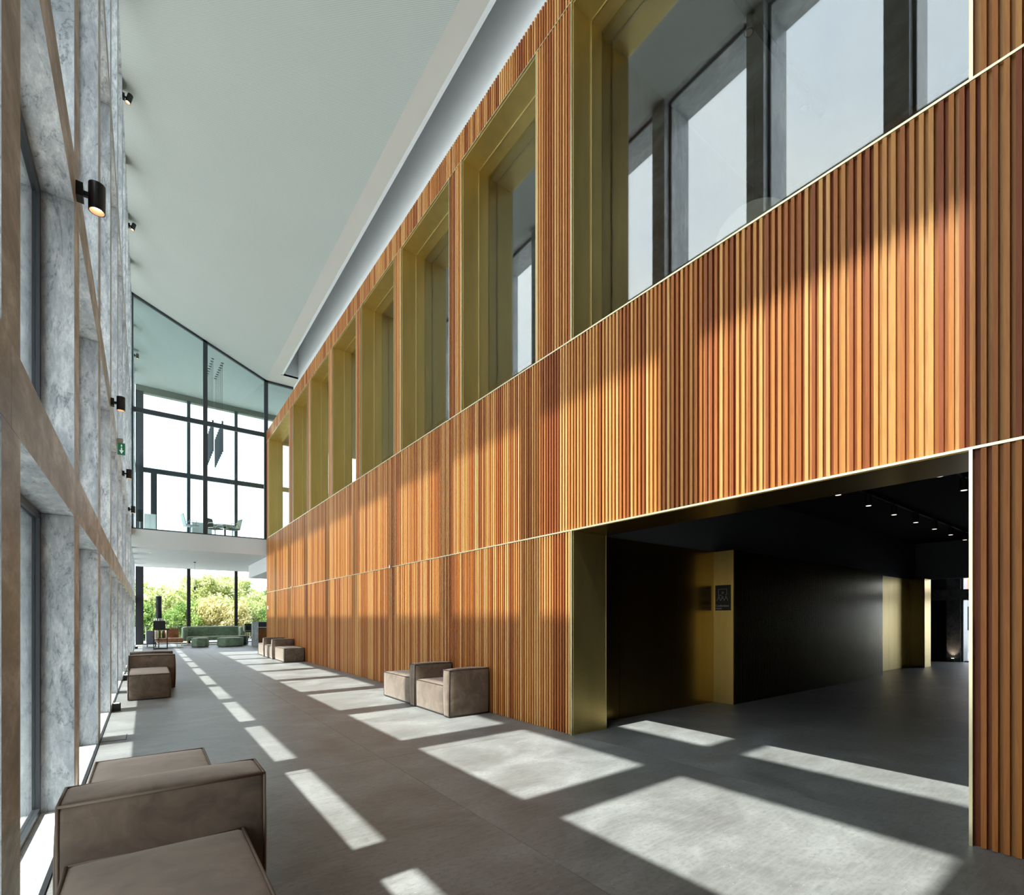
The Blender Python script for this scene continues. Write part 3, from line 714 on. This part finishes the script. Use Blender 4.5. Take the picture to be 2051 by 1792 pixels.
# black rack with urn and cups
t = thing('coffee_rack', 'black metal rack carrying the coffee machine in the lounge', 'rack', (.55, 28.6, 0))
for x in (.30, .82):
    for y in (28.45, 28.85): MB().box(x-.015, y-.015, 0, x+.015, y+.015, .9).build('leg', M_black, t)
for z in (.0, .42): 
    MB().box(.30, 28.44, z, .82, 28.47, z+.03).box(.30, 28.83, z, .82, 28.86, z+.03).box(.29, 28.45, z, .32, 28.85, z+.03).box(.80, 28.45, z, .83, 28.85, z+.03).build('shelf_frame', M_black, t)
MB().box(.27, 28.40, .90, .95, 28.9, .93).build('top', M_black, t)
t = thing('coffee_machine', 'black coffee machine on the rack', 'coffee machine', (.5, 28.6, .93))
bmobj(rbox(.28, 28.44, .93, .74, 28.86, 1.34, .012, 2), 'body', M_black, t, False); MB().box(.74, 28.5, 1.18, .88, 28.8, 1.26).build('spout_head', M_chrome, t); MB().cyl((.80, 28.6, 1.18), (.80, 28.6, 1.10), .015, seg=10).build('spout', M_chrome, t); MB().box(.74, 28.48, .931, .90, 28.82, .97).build('drip_tray', M_black, t)
pr = None
for i, x in enumerate((.33, .41, .50, .58, .66)):
    lab = 'white paper cup on the coffee machine, %s from the left' % ['first', 'second', 'third', 'fourth', 'fifth'][i]
    if pr is None:
        pr = thing('cup', lab, 'cup', (x, 28.55, 1.34), 'white cups on the coffee machine'); MB().cyl((x, 28.55, 1.341), (x, 28.55, 1.45), .032, .024, 14).build('body', M_plastic, pr)
    else: dup(pr, (x, 28.55, 1.34), lab)
t = thing('floor_lamp', 'tall black cylinder floor lamp standing behind the coffee rack', 'lamp', (.50, 29.15, 0))
MB().cyl((.5, 29.15, 0), (.5, 29.15, .03), .16, seg=24).build('base', M_black, t); MB().cyl((.5, 29.15, .03), (.5, 29.15, 1.2), .02, seg=12).build('pole', M_black, t); MB().cyl((.5, 29.15, 1.2), (.5, 29.15, 2.50), .12, seg=24).build('shade', M_black, t, True); MB().cyl((.5, 29.15, 2.50), (.5, 29.15, 2.53), .10, seg=24).build('cap', M_plastic, t)
t = thing('drawer_pedestal', 'dark grey pedestal on castors beside the far column', 'cabinet', (.28, 31.3, 0))
bmobj(rbox(.02, 31.1, .14, .44, 31.6, .82, .01, 2), 'body', plain('slate_grey', (.10, .11, .13), .5), t, False); MB().box(.24, 31.09, .50, .36, 31.10, .53).build('handle', M_black, t)
for x, y in ((.06, 31.15), (.4, 31.15), (.06, 31.55), (.4, 31.55)): MB().cyl((x-.02, y, .06), (x+.02, y, .06), .06, seg=14).build('castor', M_black, t); 
# bar
t = thing('bar_counter', 'bar counter with marble end panel beyond the timber wall', 'counter', (5.2, 29.4, 0))
bx = 4.50
MB().box(bx, 29.0, 0, bx+.28, 29.3, 1.27).build('marble_end', M_marble, t); MB().box(bx+.28, 29.02, 1.0, 9, 29.9, 1.26).build('top', M_black, t); MB().box(bx+.28, 29.06, .02, 9, 29.8, 1.0).build('front_panel', M_iwood, t); MB().box(bx+.28, 29.0, .955, 9, 29.03, .985).build('rail', M_chrome, t)
t = thing('bar_stool', 'green upholstered bar stool with thin black legs', 'stool', (4.55, 30.9, 0))
bmobj(rbox(4.40, 30.6, .68, 4.98, 31.15, .78, .03, 3), 'seat', M_dgreen, t); bmobj(rbox(4.42, 31.1, .76, 4.96, 31.18, 1.15, .03, 3), 'backrest', M_dgreen, t); bmobj(rbox(4.36, 30.65, .74, 4.42, 31.15, 1.05, .025, 3), 'armrest', M_green, t)
for x, y in ((4.43, 30.65), (4.92, 30.65), (4.43, 31.1), (4.92, 31.1)): MB().cyl((x, y, 0), (x, y, .69), .012, seg=8).build('leg', M_black, t)
MB().tube([(4.43, 30.65, .25), (4.92, 30.65, .25), (4.92, 31.1, .25), (4.43, 31.1, .25), (4.43, 30.65, .25)], .009, 8).build('footrest', M_black, t)
t = thing('pendant_lamp', 'small black pendant lamp hanging under the office slab', 'lamp', (2.2, 31.0, 4.28))
MB().cyl((1.98, 29.5, 4.28), (1.98, 29.5, 4.24), .05, seg=14).build('canopy', M_black, t); MB().cyl((1.98, 29.5, 4.24), (1.98, 29.5, 3.02), .009, seg=6).build('cord', M_chrome, t); MB().cyl((1.98, 29.5, 3.02), (1.98, 29.5, 2.88), .05, seg=16).build('shade', M_black, t)
t.location = (1.98, 29.5, 4.28)
for c in t.children: c.matrix_parent_inverse = Matrix.Translation((-1.98, -29.5, -4.28))
t = thing('downlight', 'small recessed downlight in the lounge ceiling', 'light', (.15, 26.4, 4.28)); MB().cyl((.15, 26.4, 4.279), (.15, 26.4, 4.27), .06, seg=18).build('rim', M_plastic, t); MB().cyl((.15, 26.4, 4.27), (.15, 26.4, 4.266), .035, seg=18).build('lamp_face', M_lampw, t)

# ------------------------------------------------------------------ upper office
ZO = 4.98
def office_chair(x, y, rot, label, m_):
    t = thing('office_chair', label, 'chair', (x, y, ZO))
    L = lambda a, b, c: (x+a, y+b, ZO+c)
    bmobj(rbox(x-.24, y-.24, ZO+.42, x+.24, y+.24, ZO+.47, .02, 2), 'seat', m_, t)
    mb = MB(); mb.prism([(y+.20, ZO+.46), (y+.24, ZO+.46), (y+.34, ZO+.92), (y+.31, ZO+.92)], x-.22, x+.22, 0); mb.build('backrest', m_, t)
    for s in (-1, 1):
        MB().tube([L(.25*s, .22, .44), L(.27*s, .1, .66), L(.27*s, -.16, .66), L(.25*s, -.14, .45)], .012, 8).build('armrest', M_chrome, t)
        MB().tube([L(.23*s, -.24, .46), L(.23*s, .22, .46), L(.23*s, .33, .92)], .012, 8).build('side_frame', M_chrome, t)
    MB().cyl(L(0, 0, .08), L(0, 0, .42), .025, seg=10).build('column', M_chrome, t)
    for k in range(5):
        a = 2*PI*k/5; MB().cyl(L(0, 0, .10), L(.28*math.cos(a), .28*math.sin(a), .06), .016, seg=8).build('leg', M_chrome, t); MB().cyl(L(.28*math.cos(a)-.012, .28*math.sin(a), .03), L(.28*math.cos(a)+.012, .28*math.sin(a), .03), .03, seg=10).build('castor', M_black, t)
    t.rotation_euler = (0, 0, rot); return t
M_ol = plain('olive_fabric', (.12, .12, .09), .8)
office_chair(1.55, 25.35, 1.75, 'pale mesh office chair left of the tall black mullion upstairs', M_plastic)
office_chair(2.47, 25.5, .8, 'olive office chair just right of the tall black mullion upstairs', M_ol)
office_chair(3.12, 25.25, -1.3, 'olive office chair on the right beside the round table upstairs', M_ol)
t = thing('round_table', 'round olive meeting table upstairs between the office chairs', 'table', (2.95, 26.35, ZO))
MB().cyl((2.95, 26.35, ZO+.71), (2.95, 26.35, ZO+.74), .55, seg=36).build('tabletop', M_ol, t); MB().cyl((2.95, 26.35, ZO+.02), (2.95, 26.35, ZO+.71), .04, seg=12).build('column', M_black, t); MB().cyl((2.95, 26.35, ZO), (2.95, 26.35, ZO+.02), .3, seg=24).build('base', M_black, t)
t = thing('cabinet', 'tall pale grey cabinet at the left corner upstairs', 'cabinet', (.15, 26.8, ZO))
MB().box(-.06, 26.6, ZO, .36, 27.1, ZO+1.0).build('body', M_greyp, t); MB().box(-.05, 26.585, ZO+.02, .145, 26.6, ZO+.98).build('door', M_greyp, t); MB().box(.155, 26.585, ZO+.02, .35, 26.6, ZO+.98).build('door', M_greyp, t)
t = thing('low_cabinet', 'low pale grey cabinet behind the black mullion upstairs', 'cabinet', (2.1, 27.2, ZO))
MB().box(1.75, 27.6, ZO, 2.55, 28.0, ZO+1.0).build('body', M_greyp, t); MB().box(1.76, 27.585, ZO+.02, 2.54, 27.6, ZO+.98).build('door', M_greyp, t)
t = thing('desk_monitor', 'small screen in the left corner upstairs', 'monitor', (-.1, 25.8, ZO))
MB().box(-.30, 25.8, ZO+.50, -.10, 25.83, ZO+1.0).build('screen', M_black, t); MB().box(-.22, 25.82, ZO, -.18, 25.86, ZO+.50).build('stand', M_greyp, t)
# acoustic tubes hanging in two rows
pr = None
od = ['first', 'second', 'third', 'fourth', 'fifth', 'sixth', 'seventh', 'eighth']
for (X, ya, nn, rw) in ((2.80, 25.9, 8, 'right'), (2.44, 26.05, 8, 'left')):
    for i in range(nn):
        y = ya+.41*i; tt = (y-YE)/(YF-YE); ztop = oc(X, tt)
        lab = 'slim dark hanging tube upstairs, %s in the %s row counted from the glass' % (od[i], rw)
        t = thing('hanging_tube', lab, 'pendant', (X, y, 9.7), 'dark tubes hanging in two rows in the office')
        MB().cyl((X, y, 9.0), (X, y, 10.4), .035, seg=12).build('tube', plain('tube_grey', (.06, .07, .09), .5) if pr is None else pr, t)
        if pr is None: pr = bpy.data.materials['tube_grey']
        MB().cyl((X, y, 10.4), (X, y, ztop-.02), .005, seg=5).build('cord', M_black, t); MB().box(X-.06, y-.02, ztop-.03, X+.06, y+.02, ztop-.001).build('canopy', M_black, t)

# ------------------------------------------------------------------ trees beyond the far facade
def leaf_mat(name, cols):
    m = N(name); oi = m.n('ShaderNodeObjectInfo'); g = m.n('ShaderNodeNewGeometry')
    f = m.noise(m.pos(), 1.1, 3); f2 = m.n('ShaderNodeTexWhiteNoise'); 
    mp = m.n('ShaderNodeVectorMath'); mp.operation = 'SNAP'; m.l(g.outputs['Position'], mp.inputs[0]); mp.inputs[1].default_value = (.25, .25, .25); m.l(mp.outputs[0], f2.inputs['Vector'])
    ff = m.math('ADD', m.math('MULTIPLY', f, .55), m.math('MULTIPLY', f2.outputs['Value'], .45))
    c = m.ramp(ff, cols); m.set(c, .6, 0, .3)
    tl = m.n('ShaderNodeBsdfTranslucent'); m.l(c, tl.inputs['Color']); mx_ = m.n('ShaderNodeMixShader'); mx_.inputs[0].default_value = .4
    m.l(m.b.outputs[0], mx_.inputs[1]); m.l(tl.outputs[0], mx_.inputs[2]); m.l(mx_.outputs[0], m.o.inputs['Surface']); return m.m
LM = [leaf_mat('leaf_yellow', [(.25, (.20, .27, .07)), (.5, (.50, .55, .20)), (.75, (.86, .86, .56))]),
      leaf_mat('leaf_green', [(.25, (.07, .14, .03)), (.5, (.24, .38, .08)), (.75, (.55, .66, .26))]),
      leaf_mat('leaf_rust', [(.25, (.24, .23, .07)), (.5, (.54, .49, .19)), (.75, (.84, .78, .50))])]
M_bark = plain('bark', (.12, .09, .06), .9)
def crown_mesh(seed, R, nleaf):
    rd = random.Random(seed); v = []; f = []
    blobs = [(Vector((rd.uniform(-.75, .75), rd.uniform(-.7, .7), rd.uniform(-.5, .7)))*R, R*rd.uniform(.2, .42)) for _ in range(26)]
    for _ in range(nleaf):
        c, br = rd.choice(blobs); d = Vector((rd.gauss(0, 1), rd.gauss(0, 1), rd.gauss(0, 1))).normalized()
        p = c + d*br*(rd.uniform(.45, 1.0)+abs(rd.gauss(0, .3))); s = rd.uniform(.03, .065)
        nrm = (d + Vector((rd.gauss(0, .5), rd.gauss(0, .5), rd.gauss(0, .5)))).normalized(); u = nrm.orthogonal().normalized()*s; w_ = nrm.cross(u).normalized()*s*.6
        k = len(v); v += [tuple(p-u), tuple(p+w_), tuple(p+u), tuple(p-w_)]; f.append((k, k+1, k+2, k+3))
    me = bpy.data.meshes.new('foliage'); me.from_pydata(v, [], f); return me
crowns = [crown_mesh(s, 1.0, 16000) for s in (1, 2, 3)]
desc = ['yellow green tree beyond the far glass wall', 'fresh green tree beyond the far glass wall', 'rust tinted tree beyond the far glass wall']
rt = random.Random(4)
idx = 0
for (row, Yb, zt) in ((0, 41.5, 2.4), (1, 46, 3.8), (2, 52, 4.7)):
    x = -4.0 - row
    while x < 17 + row*2:
        kind = (0, 1, 0, 1, 2, 0, 1, 0, 0, 1, 1)[(idx*3+row) % 11]; y = Yb + rt.uniform(-1.2, 1.2); R = rt.uniform(1.7, 2.5) if row else rt.uniform(1.3, 1.8)
        top = zt + rt.uniform(-.7, .7); cz = top - R*1.05
        wh = ['low', 'middle', 'tall back'][row]
        t = thing('tree', '%s, in the %s row' % (desc[kind], wh), 'tree', (x, y, -.06), 'trees beyond the far facade')
        me = crowns[idx % 3].copy(); me.materials.clear(); me.materials.append(LM[kind]); o = bpy.data.objects.new('foliage', me); C.objects.link(o); o.parent = t
        o.location = (0, 0, cz+.06); o.scale = (R, R*.8, R*1.1); o.rotation_euler = (0, 0, rt.uniform(0, 6))
        MB().cyl((x, y, -.06), (x, y, max(cz, .4)), .12, .06, 8).build('trunk', M_bark, t)
        x += R*(1.45 if row else 1.15); idx += 1
# low fence at the terrace edge
t = thing('terrace_fence', 'thin pale railing on the terrace outside the lounge', 'fence', (3, 36.5, 0))
for i in range(26): MB().cyl((-2+i*.5, 36.5, -.06), (-2+i*.5, 36.5, .95), .012, seg=6).build('post', M_chrome, t)
MB().box(-2, 36.48, .93, 10.5, 36.52, .96).build('rail', M_chrome, t)
